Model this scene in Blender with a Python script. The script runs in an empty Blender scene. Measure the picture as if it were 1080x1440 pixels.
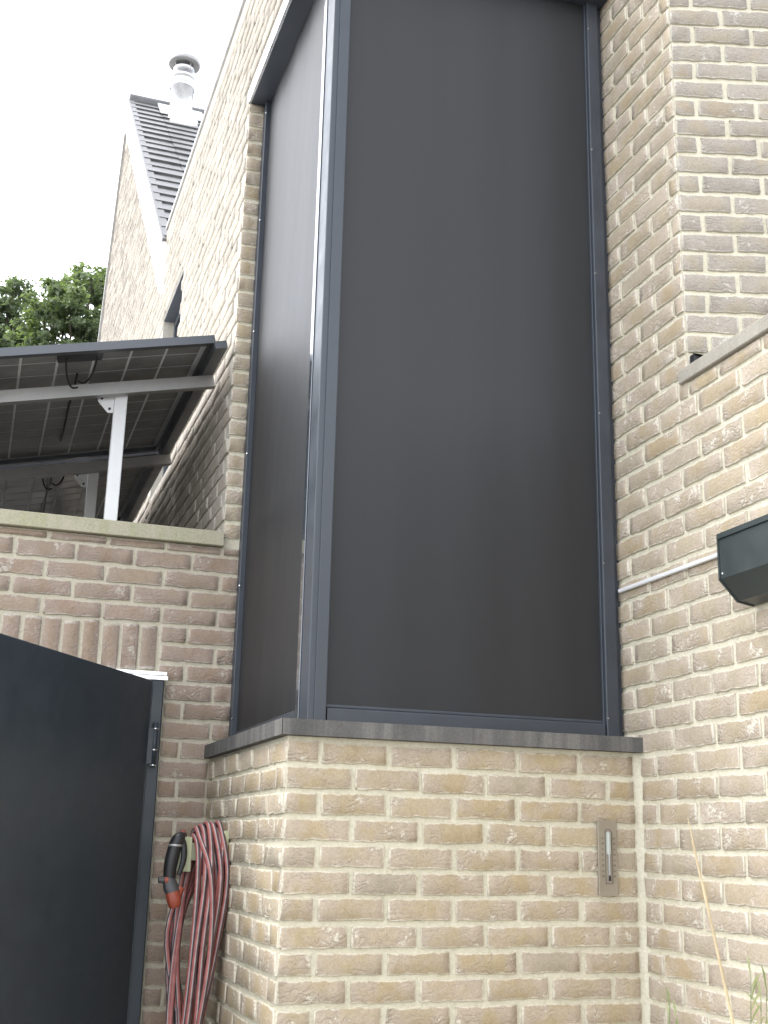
import bpy, math, random
from mathutils import Vector, Matrix
import numpy as np
random.seed(11)
R = math.radians
S = bpy.context.scene
COL = S.collection
EYE = 1.55                      # camera height over the paving; everything below is written relative to the eye

# ------------------------------------------------------------------ camera
FPX, YAW, PIT, ROL = 1662.1, 0.32491, 0.27299, 0.0228
fwd = Vector((math.sin(YAW)*math.cos(PIT), math.cos(YAW)*math.cos(PIT), math.sin(PIT)))
rt0 = Vector((math.cos(YAW), -math.sin(YAW), 0)); up0 = rt0.cross(fwd)
rt = rt0*math.cos(ROL) + up0*math.sin(ROL); up = up0*math.cos(ROL) - rt0*math.sin(ROL)
cd = bpy.data.cameras.new('camera'); cam = bpy.data.objects.new('camera', cd); COL.objects.link(cam)
cd.sensor_fit = 'HORIZONTAL'; cd.sensor_width = 36; cd.lens = FPX/1080*36
cd.clip_start = .05; cd.clip_end = 3000
cam.matrix_world = Matrix(((rt.x, up.x, -fwd.x, 0), (rt.y, up.y, -fwd.y, 0), (rt.z, up.z, -fwd.z, EYE), (0, 0, 0, 1)))
S.camera = cam
def project(p):
    p = Vector(p); d = p.dot(fwd)
    if d < .1: return None
    return 540 + FPX*p.dot(rt)/d, 720 - FPX*p.dot(up)/d
def inview(p, m=40):
    q = project(p)
    return q is not None and -m < q[0] < 1080+m and -m < q[1] < 1440+m
def pix(x, y, **k):             # a pixel's ray met with the plane X=, Y= or Z= (relative to the eye)
    d = rt*((x-540)/FPX) - up*((y-720)/FPX) + fwd
    a, v = list(k.items())[0]
    return d*(v/getattr(d, a.lower()))

# ------------------------------------------------------------------ sky, sun, exposure
SUN_AZ, SUN_EL = R(-48), R(58)
w = bpy.data.worlds.new('World'); S.world = w; w.use_nodes = True
nt = w.node_tree; bg = nt.nodes['Background']
sky = nt.nodes.new('ShaderNodeTexSky'); sky.sky_type = 'NISHITA'; sky.sun_disc = False
sky.sun_elevation = SUN_EL; sky.sun_rotation = SUN_AZ % (2*math.pi)
sky.air_density = 1.0; sky.dust_density = 1.0; sky.ozone_density = 1.0; sky.altitude = 0
hs = nt.nodes.new('ShaderNodeHueSaturation'); hs.inputs['Saturation'].default_value = .22
nt.links.new(sky.outputs[0], hs.inputs['Color']); nt.links.new(hs.outputs[0], bg.inputs[0])
bg.inputs[1].default_value = .15
sl = bpy.data.lights.new('sun', 'SUN'); sl.energy = .5; sl.angle = R(36); sl.color = (1, .97, .92)
so = bpy.data.objects.new('sun', sl); COL.objects.link(so)
sdir = Vector((math.sin(SUN_AZ)*math.cos(SUN_EL), math.cos(SUN_AZ)*math.cos(SUN_EL), math.sin(SUN_EL)))
so.rotation_euler = (-sdir).to_track_quat('-Z', 'Y').to_euler(); so.location = sdir*30
vs = S.view_settings; vs.view_transform = 'Standard'; vs.look = 'None'; vs.gamma = 1; vs.use_curve_mapping = False
vs.exposure = 2.27

# ------------------------------------------------------------------ materials
def srgb(r, g, b):
    f = lambda c: (c/255/12.92 if c/255 <= .04045 else ((c/255+.055)/1.055)**2.4)
    return (f(r), f(g), f(b), 1)
class NT:
    def __init__(s, name):
        s.m = bpy.data.materials.new(name); s.m.use_nodes = True; s.t = s.m.node_tree
        s.b = s.t.nodes['Principled BSDF']
    def n(s, kind, **k):
        o = s.t.nodes.new('ShaderNode'+kind)
        for a, v in k.items(): setattr(o, a, v)
        return o
    def put(s, sock, v):
        if isinstance(v, bpy.types.NodeSocket): s.t.links.new(v, sock)
        else: sock.default_value = v
    def math(s, op, a, b=0., c=0., clamp=False):
        o = s.n('Math', operation=op, use_clamp=clamp)
        for i, v in enumerate((a, b, c)): s.put(o.inputs[i], v)
        return o.outputs[0]
    def mix(s, f, a, b, mode='MIX'):
        o = s.n('Mix', data_type='RGBA', blend_type=mode); s.put(o.inputs['Factor'], f)
        s.put(o.inputs['A'], a); s.put(o.inputs['B'], b); return o.outputs['Result']
    def noise(s, vec, scale, detail=3, rough=.55, dist=0.):
        o = s.n('TexNoise'); s.put(o.inputs['Vector'], vec); o.inputs['Scale'].default_value = scale
        o.inputs['Detail'].default_value = detail; o.inputs['Roughness'].default_value = rough
        o.inputs['Distortion'].default_value = dist; return o.outputs[0]
    def ramp(s, f, stops):
        o = s.n('ValToRGB'); e = o.color_ramp.elements
        while len(e) < len(stops): e.new(.5)
        for el, (p, c) in zip(e, stops): el.position = p; el.color = c if len(c) == 4 else (*c, 1)
        s.put(o.inputs[0], f); return o.outputs[0]
    def mr(s, v, a, b, c=0., d=1.):
        o = s.n('MapRange'); s.put(o.inputs[0], v)
        for i, q in enumerate((a, b, c, d)): o.inputs[i+1].default_value = q
        return o.outputs[0]
    def pos(s): return s.n('NewGeometry').outputs['Position']
    def bump(s, h, dist, strength=1., nrm=None):
        o = s.n('Bump'); o.inputs['Distance'].default_value = dist; o.inputs['Strength'].default_value = strength
        s.put(o.inputs['Height'], h)
        if nrm: s.put(o.inputs['Normal'], nrm)
        return o.outputs[0]
    def fin(s, col, rough=.7, nrm=None, metal=0., spec=.5):
        s.put(s.b.inputs['Base Color'], col); s.put(s.b.inputs['Roughness'], rough)
        s.b.inputs['Metallic'].default_value = metal; s.b.inputs['Specular IOR Level'].default_value = spec
        if nrm: s.put(s.b.inputs['Normal'], nrm)
        return s.m

def brick_mat(name, stops, pale, lime):
    t = NT(name)
    oi = t.n('ObjectInfo').outputs['Random']
    at = t.n('Attribute', attribute_name='rnd').outputs['Fac']
    rnd = t.math('FRACT', t.math('ADD', oi, at))
    rnd2 = t.math('FRACT', t.math('MULTIPLY', rnd, 37.13))
    off = t.n('CombineXYZ'); 
    t.put(off.inputs[0], t.math('MULTIPLY', rnd, 71.)); t.put(off.inputs[1], t.math('MULTIPLY', rnd2, 53.))
    va = t.n('VectorMath', operation='ADD'); t.put(va.inputs[0], t.pos()); t.put(va.inputs[1], off.outputs[0])
    P = va.outputs[0]
    uv = t.n('UVMap').outputs[0]; sx = t.n('SeparateXYZ'); t.put(sx.inputs[0], uv)
    base = t.ramp(rnd, stops)
    n1 = t.noise(P, 13, 3, .6); n2 = t.noise(P, 55, 4, .65, 1.2); n3 = t.noise(P, 210, 3, .6)
    # greyer, pinker skin toward the ends, ochre in the middle (fired into the clay)
    ends = t.math('ABSOLUTE', t.math('SUBTRACT', sx.outputs[0], .5))
    f = t.mr(t.math('ADD', t.math('MULTIPLY', ends, .5), t.math('ADD', t.math('MULTIPLY', n1, 1.1), t.math('MULTIPLY', rnd2, .16))), .58, .84)
    col = t.mix(t.math('MULTIPLY', f, .88), base, pale)
    col = t.mix(1., col, t.ramp(n2, [(.25, (.86, .85, .84)), (.55, (1., 1., 1.)), (.8, (1.08, 1.08, 1.08))]), 'MULTIPLY')
    col = t.mix(1., col, t.ramp(n3, [(.3, (.86, .86, .86)), (.7, (1.07, 1.07, 1.07))]), 'MULTIPLY')
    # dark pits
    col = t.mix(t.mr(n2, .27, .19, 0, .45), col, (.10, .08, .06, 1))
    # lime and mortar smeared over the arrises
    ex = t.math('MULTIPLY', t.math('SUBTRACT', .5, ends), 3.2)
    ez = t.math('SUBTRACT', .5, t.math('ABSOLUTE', t.math('SUBTRACT', sx.outputs[1], .5)))
    edge = t.math('MINIMUM', ex, ez)
    lm = t.mr(t.math('SUBTRACT', t.math('ADD', t.math('MULTIPLY', t.noise(P, 38, 4, .7), .42), 0), t.math('MULTIPLY', edge, 1.5)), .10, .19)
    sp = t.mr(t.math('MULTIPLY', t.noise(P, 95, 3, .7), t.mr(n1, .35, .75)), .37, .46)
    col = t.mix(t.math('MULTIPLY', t.math('MAXIMUM', t.math('MULTIPLY', lm, .8), t.math('MULTIPLY', sp, .75)), 1.), col, lime)
    # folds of hand-moulded clay
    wv = t.n('TexWave', wave_type='BANDS', bands_direction='Z'); t.put(wv.inputs['Vector'], P)
    wv.inputs['Scale'].default_value = 16; wv.inputs['Distortion'].default_value = 14; wv.inputs['Detail'].default_value = 3
    wv.inputs['Detail Scale'].default_value = 1.6
    fold = t.math('MULTIPLY', t.math('POWER', wv.outputs['Fac'], 3.), t.mr(n1, .42, .62))
    h = t.math('ADD', t.math('MULTIPLY', n2, .9), t.math('ADD', t.math('MULTIPLY', n3, .35), t.math('MULTIPLY', fold, -.6)))
    return t.fin(col, .9, t.bump(h, .0042, .75), spec=.25)

def mortar_mat(name, c0, c1):
    t = NT(name); P = t.pos()
    n1 = t.noise(P, 7, 3); n2 = t.noise(P, 90, 5, .65); n3 = t.noise(P, 420, 2)
    col = t.mix(t.mr(n1, .3, .7), c0, c1)
    col = t.mix(1., col, t.ramp(n2, [(.25, (.84, .83, .81)), (.6, (1, 1, 1)), (.85, (1.06, 1.06, 1.06))]), 'MULTIPLY')
    h = t.math('ADD', t.math('MULTIPLY', n2, 1.), t.math('MULTIPLY', n3, .5))
    return t.fin(col, .95, t.bump(h, .006, .8), spec=.2)

M = {}
TAN = [(0, (0.450, 0.360, 0.233)), (.2, (0.470, 0.380, 0.246)), (.4, (0.460, 0.360, 0.219)), (.6, (0.485, 0.395, 0.260)), (.78, (0.446, 0.365, 0.251)), (.88, (0.470, 0.365, 0.214)), (.95, (0.436, 0.370, 0.270)), (1, (0.376, 0.335, 0.265))]
M['brick_tan'] = brick_mat('brick_tan', TAN, (.50, .415, .325, 1), (.74, .69, .56, 1))
SIDE = [(0, (0.436, 0.361, 0.261)), (.25, (0.470, 0.391, 0.275)), (.45, (0.456, 0.356, 0.223)), (.65, (0.480, 0.406, 0.299)), (.82, (0.431, 0.366, 0.280)), (1, (0.465, 0.371, 0.237))]
DIMMED = [(0, (0.345, 0.301, 0.245)), (.5, (0.385, 0.337, 0.274)), (1, (0.356, 0.310, 0.253))]
M['brick_pale'] = brick_mat('brick_pale', DIMMED, (.38, .335, .285, 1), (.52, .49, .43, 1))  # same brick as the side wall, colour darkened against the strong gable light
M['brick_side'] = brick_mat('brick_side', SIDE, (.505, .425, .34, 1), (.74, .69, .585, 1))
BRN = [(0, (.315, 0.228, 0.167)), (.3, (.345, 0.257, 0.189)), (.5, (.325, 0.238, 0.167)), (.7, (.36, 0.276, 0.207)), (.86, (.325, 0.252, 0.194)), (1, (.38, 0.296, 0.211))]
UPR = [(0, (0.362, 0.312, 0.245)), (.25, (0.399, 0.343, 0.265)), (.45, (0.373, 0.307, 0.224)), (.65, (0.410, 0.359, 0.281)), (.82, (0.336, 0.296, 0.245)), (1, (0.389, 0.322, 0.230))]
M['brick_upper'] = brick_mat('brick_upper', UPR, (.37, .33, .285, 1), (.60, .565, .49, 1))
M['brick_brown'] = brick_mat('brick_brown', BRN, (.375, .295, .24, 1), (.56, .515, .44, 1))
M['mortar'] = mortar_mat('mortar', (.72, .67, .52, 1), (.78, .735, .59, 1))
M['mortar_gable'] = mortar_mat('mortar_gable', (.49, .455, .395, 1), (.54, .505, .44, 1))  # same mortar, colour darkened to offset the bright light on the gable
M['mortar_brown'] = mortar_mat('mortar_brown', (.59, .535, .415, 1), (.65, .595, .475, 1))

def paint(name, c, rough=.35, amt=.12, spec=.5, metal=0., dirt=None):
    t = NT(name); P = t.pos()
    n = t.noise(P, 9, 4, .6); f = t.noise(P, 700, 2)
    col = t.mix(1., (*c, 1), t.ramp(n, [(.3, (1-amt,)*3), (.7, (1+amt,)*3)]), 'MULTIPLY')
    if dirt:
        mp = t.n('Mapping'); mp.inputs['Scale'].default_value = (30, 30, 2.5); t.put(mp.inputs[0], P)
        col = t.mix(t.mr(t.noise(mp.outputs[0], 1, 4, .65), .48, .72, 0, .6), col, (*dirt, 1))
    return t.fin(col, t.mr(n, .3, .7, rough*.8, rough*1.25), t.bump(f, .0004, .35), metal, spec)
M['anthracite'] = paint('anthracite', (.048, .056, .069), .42)
M['anthracite_gloss'] = paint('anthracite_gloss', (.045, .055, .070), .10)
M['anthracite_gloss'].node_tree.nodes['Principled BSDF'].inputs['Coat Weight'].default_value = 1.
M['anthracite_gloss'].node_tree.nodes['Principled BSDF'].inputs['Coat Roughness'].default_value = .06
M['anthracite_gloss'].node_tree.nodes['Principled BSDF'].inputs['Coat IOR'].default_value = 1.8
M['gate'] = paint('gate', (.031, .041, .051), .40, .06)
M['cassette'] = paint('cassette', (.04, .05, .05), .4)
M['alu'] = paint('alu', (.80, .80, .81), .3, .08, .5, .85)
M['alu_dull'] = paint('alu_dull', (.42, .41, .40), .45, .12, .5, .6)
M['panel_frame'] = paint('panel_frame', (.10, .105, .115), .35, .1, .5, .4)
M['white'] = paint('white', (.78, .78, .77), .4, .05)
M['white_metal'] = paint('white_metal', (.86, .86, .86), .35, .04)
M['black'] = paint('black', (.014, .014, .015), .45)
M['rubber_grey'] = paint('rubber_grey', (.06, .06, .062), .5)
M['orange'] = paint('orange', (.30, .06, .03), .5)
M['screw'] = paint('screw', (.75, .75, .75), .2, .05, .5, 1.)
M['plaque'] = paint('plaque', (.33, .285, .22), .42, .10, .5, .25)
M['ink'] = paint('ink', (.20, .165, .12), .6)
M['glass_tube'] = paint('glass_tube', (.44, .47, .42), .15, .05)
M['tile'] = paint('tile', (.11, .108, .108), .40, .3)
M['cell'] = paint('cell', (.23, .225, .215), .35, .3)
M['sheet'] = paint('sheet', (.85, .85, .84), .5, .05)
M['roofing'] = paint('roofing', (.13, .128, .122), .8, .2)
M['void'] = paint('void', (.02, .022, .026), .3)
M['greenwood'] = paint('greenwood', (.55, .56, .38), .6, .15, dirt=(.36, .42, .2))
M['bark'] = paint('bark', (.07, .055, .04), .9, .3)
M['cane'] = paint('cane', (.62, .50, .31), .5, .25)
def stone(name, c0, c1, c2, streak):
    t = NT(name); P = t.pos()
    n1 = t.noise(P, 6, 5, .65); n2 = t.noise(P, 120, 4, .65)
    mp = t.n('Mapping'); mp.inputs['Scale'].default_value = (16, 16, 1.2); t.put(mp.inputs[0], P)
    n3 = t.noise(mp.outputs[0], 1, 3, .6)
    col = t.mix(t.mr(n1, .35, .65), (*c0, 1), (*c1, 1))
    col = t.mix(t.mr(n3, .46, .66, 0, streak), col, (*c2, 1))
    col = t.mix(1., col, t.ramp(n2, [(.3, (.82,)*3), (.7, (1.1,)*3)]), 'MULTIPLY')
    return t.fin(col, .8, t.bump(n2, .003, .6), spec=.3)
M['bluestone'] = stone('bluestone', (.10, .097, .093), (.14, .135, .127), (.22, .21, .19), .7)
M['coping_moss'] = stone('coping_moss', (.48, .44, .335), (.44, .41, .29), (.36, .36, .20), .55)
M['coping'] = stone('coping', (.44, .405, .34), (.39, .355, .30), (.30, .275, .225), .5)
M['paving'] = stone('paving', (.16, .158, .152), (.21, .206, .20), (.14, .138, .132), .3)

def fabric():
    t = NT('screen_fabric'); P = t.pos()
    mp = t.n('Mapping'); mp.inputs['Scale'].default_value = (9, 9, .35); t.put(mp.inputs[0], P)
    st = t.noise(mp.outputs[0], 1, 3, .5); big = t.noise(P, 1.6, 2, .5)
    wx = t.n('TexWave', wave_type='BANDS', bands_direction='Z'); wx.inputs['Scale'].default_value = 260; t.put(wx.inputs[0], P)
    col = t.mix(1., (.0218, .0223, .0243, 1), t.ramp(st, [(.3, (.94,)*3), (.7, (1.05,)*3)]), 'MULTIPLY')
    col = t.mix(1., col, t.ramp(t.noise(P, 900, 1), [(.3, (.9,)*3), (.7, (1.1,)*3)]), 'MULTIPLY')
    h = t.math('ADD', t.math('MULTIPLY', wx.outputs['Fac'], .1), t.math('ADD', t.math('MULTIPLY', st, .6), t.math('MULTIPLY', big, 3.)))
    return t.fin(col, .52, t.bump(h, .002, .25), spec=.42)
M['fabric'] = fabric()
def hose_mat():
    t = NT('hose'); uv = t.n('UVMap').outputs[0]; sx = t.n('SeparateXYZ'); t.put(sx.inputs[0], uv)
    u = sx.outputs[0]
    d = t.n('CombineXYZ'); t.put(d.inputs[0], t.math('MULTIPLY', t.math('FRACT', t.math('MULTIPLY', u, 3.)), 1.))
    col = t.ramp(t.math('FRACT', t.math('MULTIPLY', u, 3.)), [(0, (.40, .13, .115)), (.34, (.40, .13, .115)), (.37, (.11, .085, .085)), (.70, (.11, .085, .085)), (.73, (.45, .40, .40)), (.84, (.45, .40, .40)), (.87, (.40, .13, .115))])
    n = t.noise(t.pos(), 30, 3)
    col = t.mix(1., col, t.ramp(n, [(.3, (.75,)*3), (.7, (1.15,)*3)]), 'MULTIPLY')
    return t.fin(col, .42, t.bump(t.noise(t.pos(), 300, 2), .0006, .5))
M['hose'] = hose_mat()
def leaf_mat(name, a, b, trans=.35):
    t = NT(name)
    at = t.n('Attribute', attribute_name='rnd').outputs['Fac']
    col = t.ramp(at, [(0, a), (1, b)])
    t.fin(col, .5)
    tr = t.n('BsdfTranslucent'); t.put(tr.inputs[0], t.mix(1., col, (1.3, 1.5, .6, 1), 'MULTIPLY'))
    mx = t.n('MixShader'); mx.inputs[0].default_value = trans
    t.t.links.new(t.b.outputs[0], mx.inputs[1]); t.t.links.new(tr.outputs[0], mx.inputs[2])
    t.t.links.new(mx.outputs[0], t.t.nodes['Material Output'].inputs['Surface'])
    return t.m
M['leaf'] = leaf_mat('leaf', (.10, .125, .085), (.21, .255, .145), .4)  # both tree greens lightened to imitate the glare haze of the bright sky
M['leaf_dark'] = leaf_mat('leaf_dark', (.09, .115, .085), (.18, .22, .135), .4)
M['grass_leaf'] = leaf_mat('grass_leaf', (.26, .31, .17), (.55, .56, .40))

# ------------------------------------------------------------------ mesh builder
class MB:
    def __init__(s): s.v = []; s.f = []; s.uv = {}; s.sm = []; s.rnd = []
    def add(s, vs, fs, smooth=False, rnd=0., uvs=None):
        b = len(s.v); s.v += [tuple(p) for p in vs]; s.rnd += [rnd]*len(vs)
        for f in fs:
            if uvs: s.uv[len(s.f)] = [uvs[i] for i in f]
            s.f.append(tuple(i+b for i in f)); s.sm.append(smooth)
        return s
    def box(s, x0, x1, y0, y1, z0, z1):
        return s.add([(x, y, z) for x in (x0, x1) for y in (y0, y1) for z in (z0, z1)],
                     [(0, 1, 3, 2), (4, 6, 7, 5), (0, 4, 5, 1), (2, 3, 7, 6), (0, 2, 6, 4), (1, 5, 7, 3)])
    def rbox(s, x0, x1, y0, y1, z0, z1, r=.004, seg=3, axis='z'):
        pts = []
        a0, a1, b0, b1, c0, c1 = {'z': (x0, x1, y0, y1, z0, z1), 'y': (x0, x1, z0, z1, y0, y1), 'x': (y0, y1, z0, z1, x0, x1)}[axis]
        for cx, cy, st in ((a1-r, b1-r, 0), (a0+r, b1-r, 90), (a0+r, b0+r, 180), (a1-r, b0+r, 270)):
            for i in range(seg+1):
                t = R(st+90*i/seg); pts.append((cx+r*math.cos(t), cy+r*math.sin(t)))
        return s.prism(pts, c0, c1, axis, True)
    def prism(s, pts, c0, c1, axis='z', smooth=False):
        n = len(pts)
        mk = {'z': lambda a, b, c: (a, b, c), 'y': lambda a, b, c: (a, c, b), 'x': lambda a, b, c: (c, a, b)}[axis]
        vs = [mk(a, b, c0) for a, b in pts] + [mk(a, b, c1) for a, b in pts]
        for i in range(n):
            a, b = pts[i], pts[(i+1) % n]
            s.add([vs[i], vs[(i+1) % n], vs[n+(i+1) % n], vs[n+i]], [(0, 1, 2, 3)], False) if not smooth or math.hypot(a[0]-b[0], a[1]-b[1]) > .009 else None
        if smooth: s.add(vs, [(i, (i+1) % n, n+(i+1) % n, n+i) for i in range(n) if math.hypot(pts[i][0]-pts[(i+1) % n][0], pts[i][1]-pts[(i+1) % n][1]) <= .009], True)
        s.add(vs, [tuple(range(n-1, -1, -1)), tuple(range(n, 2*n))])
        return s
    def tube(s, path, rad, seg=10, smooth=True, rnd=0., cap=True, uvs=True):
        P = [Vector(p) for p in path]; n = len(P)
        rads = rad if isinstance(rad, (list, tuple)) else [rad]*n
        vs, uv, L = [], [], 0.
        nrm = None
        for i in range(n):
            t = (P[min(i+1, n-1)]-P[max(i-1, 0)]).normalized()
            if nrm is None:
                nrm = t.orthogonal().normalized()
            nrm = (nrm-t*nrm.dot(t)).normalized(); bn = t.cross(nrm)
            if i: L += (P[i]-P[i-1]).length
            for k in range(seg+1):
                a = 2*math.pi*k/seg
                vs.append(P[i]+(nrm*math.cos(a)+bn*math.sin(a))*rads[i]); uv.append((k/seg, L))
        fs = [(i*(seg+1)+k, i*(seg+1)+k+1, (i+1)*(seg+1)+k+1, (i+1)*(seg+1)+k) for i in range(n-1) for k in range(seg)]
        s.add(vs, fs, smooth, rnd, uv if uvs else None)
        if cap:
            s.add([vs[k] for k in range(seg)], [tuple(range(seg-1, -1, -1))]); s.add([vs[(n-1)*(seg+1)+k] for k in range(seg)], [tuple(range(seg))])
        return s
    def lathe(s, c, prof, seg=24, smooth=True):       # prof: (radius, z) about a vertical axis at c
        vs = [(c[0]+r*math.cos(2*math.pi*k/seg), c[1]+r*math.sin(2*math.pi*k/seg), c[2]+z) for r, z in prof for k in range(seg)]
        fs = [(i*seg+k, i*seg+(k+1) % seg, (i+1)*seg+(k+1) % seg, (i+1)*seg+k) for i in range(len(prof)-1) for k in range(seg)]
        return s.add(vs, fs, smooth)
    def mesh(s, name, mat, org=(0, 0, 0), rnd=False):
        me = bpy.data.meshes.new(name)
        me.from_pydata([(x-org[0], y-org[1], z-org[2]) for x, y, z in s.v], [], s.f)
        me.polygons.foreach_set('use_smooth', s.sm)
        if s.uv:
            ul = me.uv_layers.new(name='UVMap')
            for p in me.polygons:
                u = s.uv.get(p.index)
                if u:
                    for li, c in zip(p.loop_indices, u): ul.data[li].uv = c
        if rnd:
            a = me.attributes.new('rnd', 'FLOAT', 'POINT'); a.data.foreach_set('value', s.rnd)
        me.materials.append(M[mat]); me.update()
        return me
    def build(s, name, mat, parent=None, rnd=False, org=None):
        o0 = org if org is not None else (tuple(parent.location) if parent and parent.parent is None else (0, 0, 0))
        if org is None and parent and parent.parent: o0 = tuple(parent.location+parent.parent.location)
        me = s.mesh(name, mat, o0, rnd)
        o = bpy.data.objects.new(name, me); COL.objects.link(o)
        if parent: o.parent = parent
        elif org is not None: o.location = org
        return o
def tag(o, label, cat, group=None):
    o['label'] = label; o['category'] = cat
    if group: o['group'] = group
    return o
def thing(name, loc, label, cat, group=None):
    o = bpy.data.objects.new(name, None); COL.objects.link(o); o.location = loc; o.empty_display_size = .1
    return tag(o, label, cat, group)
def structure(o): o['kind'] = 'structure'; return o
def stuff(o): o['kind'] = 'stuff'; return o

# ------------------------------------------------------------------ bricks
CP, Z0 = .0768, .0035            # course pitch, bottom of course 0
BH = .0620
JN = .0160
def brick_shape(w_, h_, rng, nx, nz):
    vs, uv = [], []
    ph = rng.uniform(0, 6)
    edge_l = [rng.gauss(0, .0017) for _ in range(nz+1)]; edge_r = [rng.gauss(0, .0017) for _ in range(nz+1)]
    et = [rng.gauss(0, .0014)-.0006 for _ in range(nx+1)]; eb = [rng.gauss(0, .0017) for _ in range(nx+1)]
    tx, tz = rng.gauss(0, .0012), rng.gauss(0, .0012)
    fx = [0]+[.0028/w_]+[i/(nx-2) for i in range(1, nx-2)]+[1-.0028/w_]+[1] if nx > 3 else [i/nx for i in range(nx+1)]
    fz = [0, .042, .958, 1] if nz == 3 else [i/nz for i in range(nz+1)]
    for j in range(nz+1):
        for i in range(nx+1):
            u, v = fx[i], fz[j]
            x = (u-.5)*w_; z = v*h_
            if i == 0: x += edge_l[j]
            if i == nx: x += edge_r[j]
            if j <= 1: z += eb[i]
            if j >= nz-1: z += et[i]
            if i in (0, nx) and j in (0, nz):
                x += (.003 if i == 0 else -.003); z += (.0025 if j == 0 else -.0025)
            border = i in (0, nx) or j in (0, nz)
            y = -.0062+rng.gauss(0, .0007)+tx*(u-.5)*2+tz*(v-.5)*2
            if border: y = -.0036 if j != 0 else -.0050
            vs.append((x, y, z)); uv.append((u, v))
    fs = [(j*(nx+1)+i, j*(nx+1)+i+1, (j+1)*(nx+1)+i+1, (j+1)*(nx+1)+i) for j in range(nz) for i in range(nx)]
    rim = [i for i in range(nx+1)]+[j*(nx+1)+nx for j in range(1, nz+1)]+[nz*(nx+1)+i for i in range(nx-1, -1, -1)]+[j*(nx+1) for j in range(nz-1, 0, -1)]
    b = len(vs)
    for r in rim: x, y, z = vs[r]; vs.append((x, .012, z)); uv.append(uv[r])
    n = len(rim)
    fs += [(rim[(k+1) % n], rim[k], b+k, b+(k+1) % n) for k in range(n)]
    return vs, fs, uv, nx*nz
SIZES = [.04, .062, .09, .125, .165, .2085]
SHP = {}
def shapes(wc, hc):
    if (wc, hc) not in SHP:
        rng = random.Random(int(wc*1e4)+int(hc*1e5))
        nx = 9 if wc > .15 else 5 if wc > .08 else 4
        SHP[wc, hc] = [brick_shape(wc, hc, rng, nx, 3) for _ in range(9 if wc > .15 else 5)]
    return SHP[wc, hc]
MESH = {}
def brick_mesh(wc, hc, i, mat):
    k = (wc, hc, i, mat)
    if k not in MESH:
        vs, fs, uv, nf = shapes(wc, hc)[i]
        mb = MB().add(vs, fs, True, 0., uv); mb.sm = [q < nf for q in range(len(fs))]
        MESH[k] = mb.mesh('brick', mat)
    return MESH[k]
class Wall:
    """bricks on a vertical face; p0 + u*s runs along the face, n points out of it"""
    def __init__(s, root, p0, u, mat):
        s.root = root; s.p0 = Vector((*p0, 0)); s.u = Vector((*u, 0)).normalized()
        s.inn = Vector((-s.u.y, s.u.x, 0)); s.mat = mat; s.rz = math.atan2(s.u.y, s.u.x); s.q = []
    def piece(s, a, b, z, h=BH):
        if b-a < .02: return
        s.q.append(((a+b)/2, b-a, z, h))
    def row(s, k, joints, a, b, h=BH):
        """joints: centres of the cross joints along s"""
        e = [a-JN/2+.002]+[j for j in joints if a+.03 < j < b-.03]+[b+JN/2-.002]
        for i in range(len(e)-1): s.piece(e[i]+JN/2, e[i+1]-JN/2, Z0+k*CP, h)
    def world(s, c, z): p = s.p0+s.u*c; return Vector((p.x, p.y, z))
def lay(walls, limit=300, far=None):
    """the bricks in view (at most `limit`, nearest first) as objects, the others as one stuff part each"""
    allq = []
    for wl in walls:
        for (c, w_, z, h) in wl.q:
            p = wl.world(c, z+h/2); d = p.length
            allq.append((0 if inview(p) and (far is None or d < far) else 1, d, wl, c, w_, z, h))
    allq.sort(key=lambda t: (t[0], t[1]))
    rest = {}
    for i, (out, d, wl, c, w_, z, h) in enumerate(allq):
        if h < w_: wc = min(SIZES, key=lambda q: abs(q-w_)); hc = BH
        else: wc, hc = .0615, .195
        j = random.randrange(len(shapes(wc, hc)))
        flip = random.random() < .5
        sx, sz = w_/wc*(1+random.gauss(0, .008)), h/hc*(1+random.gauss(0, .018))
        dz, tilt, dy = random.gauss(0, .0012), random.gauss(0, .006), random.gauss(0, .0012)
        p = wl.world(c, z)+wl.inn*dy; p.z += dz
        if not out and i < limit:
            o = bpy.data.objects.new('brick', brick_mesh(wc, hc, j, wl.mat)); COL.objects.link(o); o.parent = wl.root
            o.location = p-wl.root.location; o.rotation_euler = (0, tilt, wl.rz); o.scale = (sx, 1, sz)
        else:
            mb = rest.setdefault((wl.root.name, wl.mat), (wl.root, MB()))[1]
            vs, fs, uv, nf = shapes(wc, hc)[j]
            mb.add([p+wl.u*(x*sx)+wl.inn*y+Vector((0, 0, zz*sz)) for x, y, zz in vs], fs, True, random.random(), uv)
    for (rn, mat), (root, mb) in rest.items():
        stuff(mb.build('bricks_beyond', mat, root, True))

GZ = -EYE
XB, YF, XR, YL = .908, 3.573, 2.135, 4.82        # house left face, bay front, right-hand wall, gate wall
KB, KS = -20, 3                                   # lowest course, course under the sill

# ---- ground
g = MB().add([(-400, -400, GZ), (400, -400, GZ), (400, 400, GZ), (-400, 400, GZ)], [(0, 1, 2, 3)])
structure(g.build('ground', 'paving'))

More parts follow.
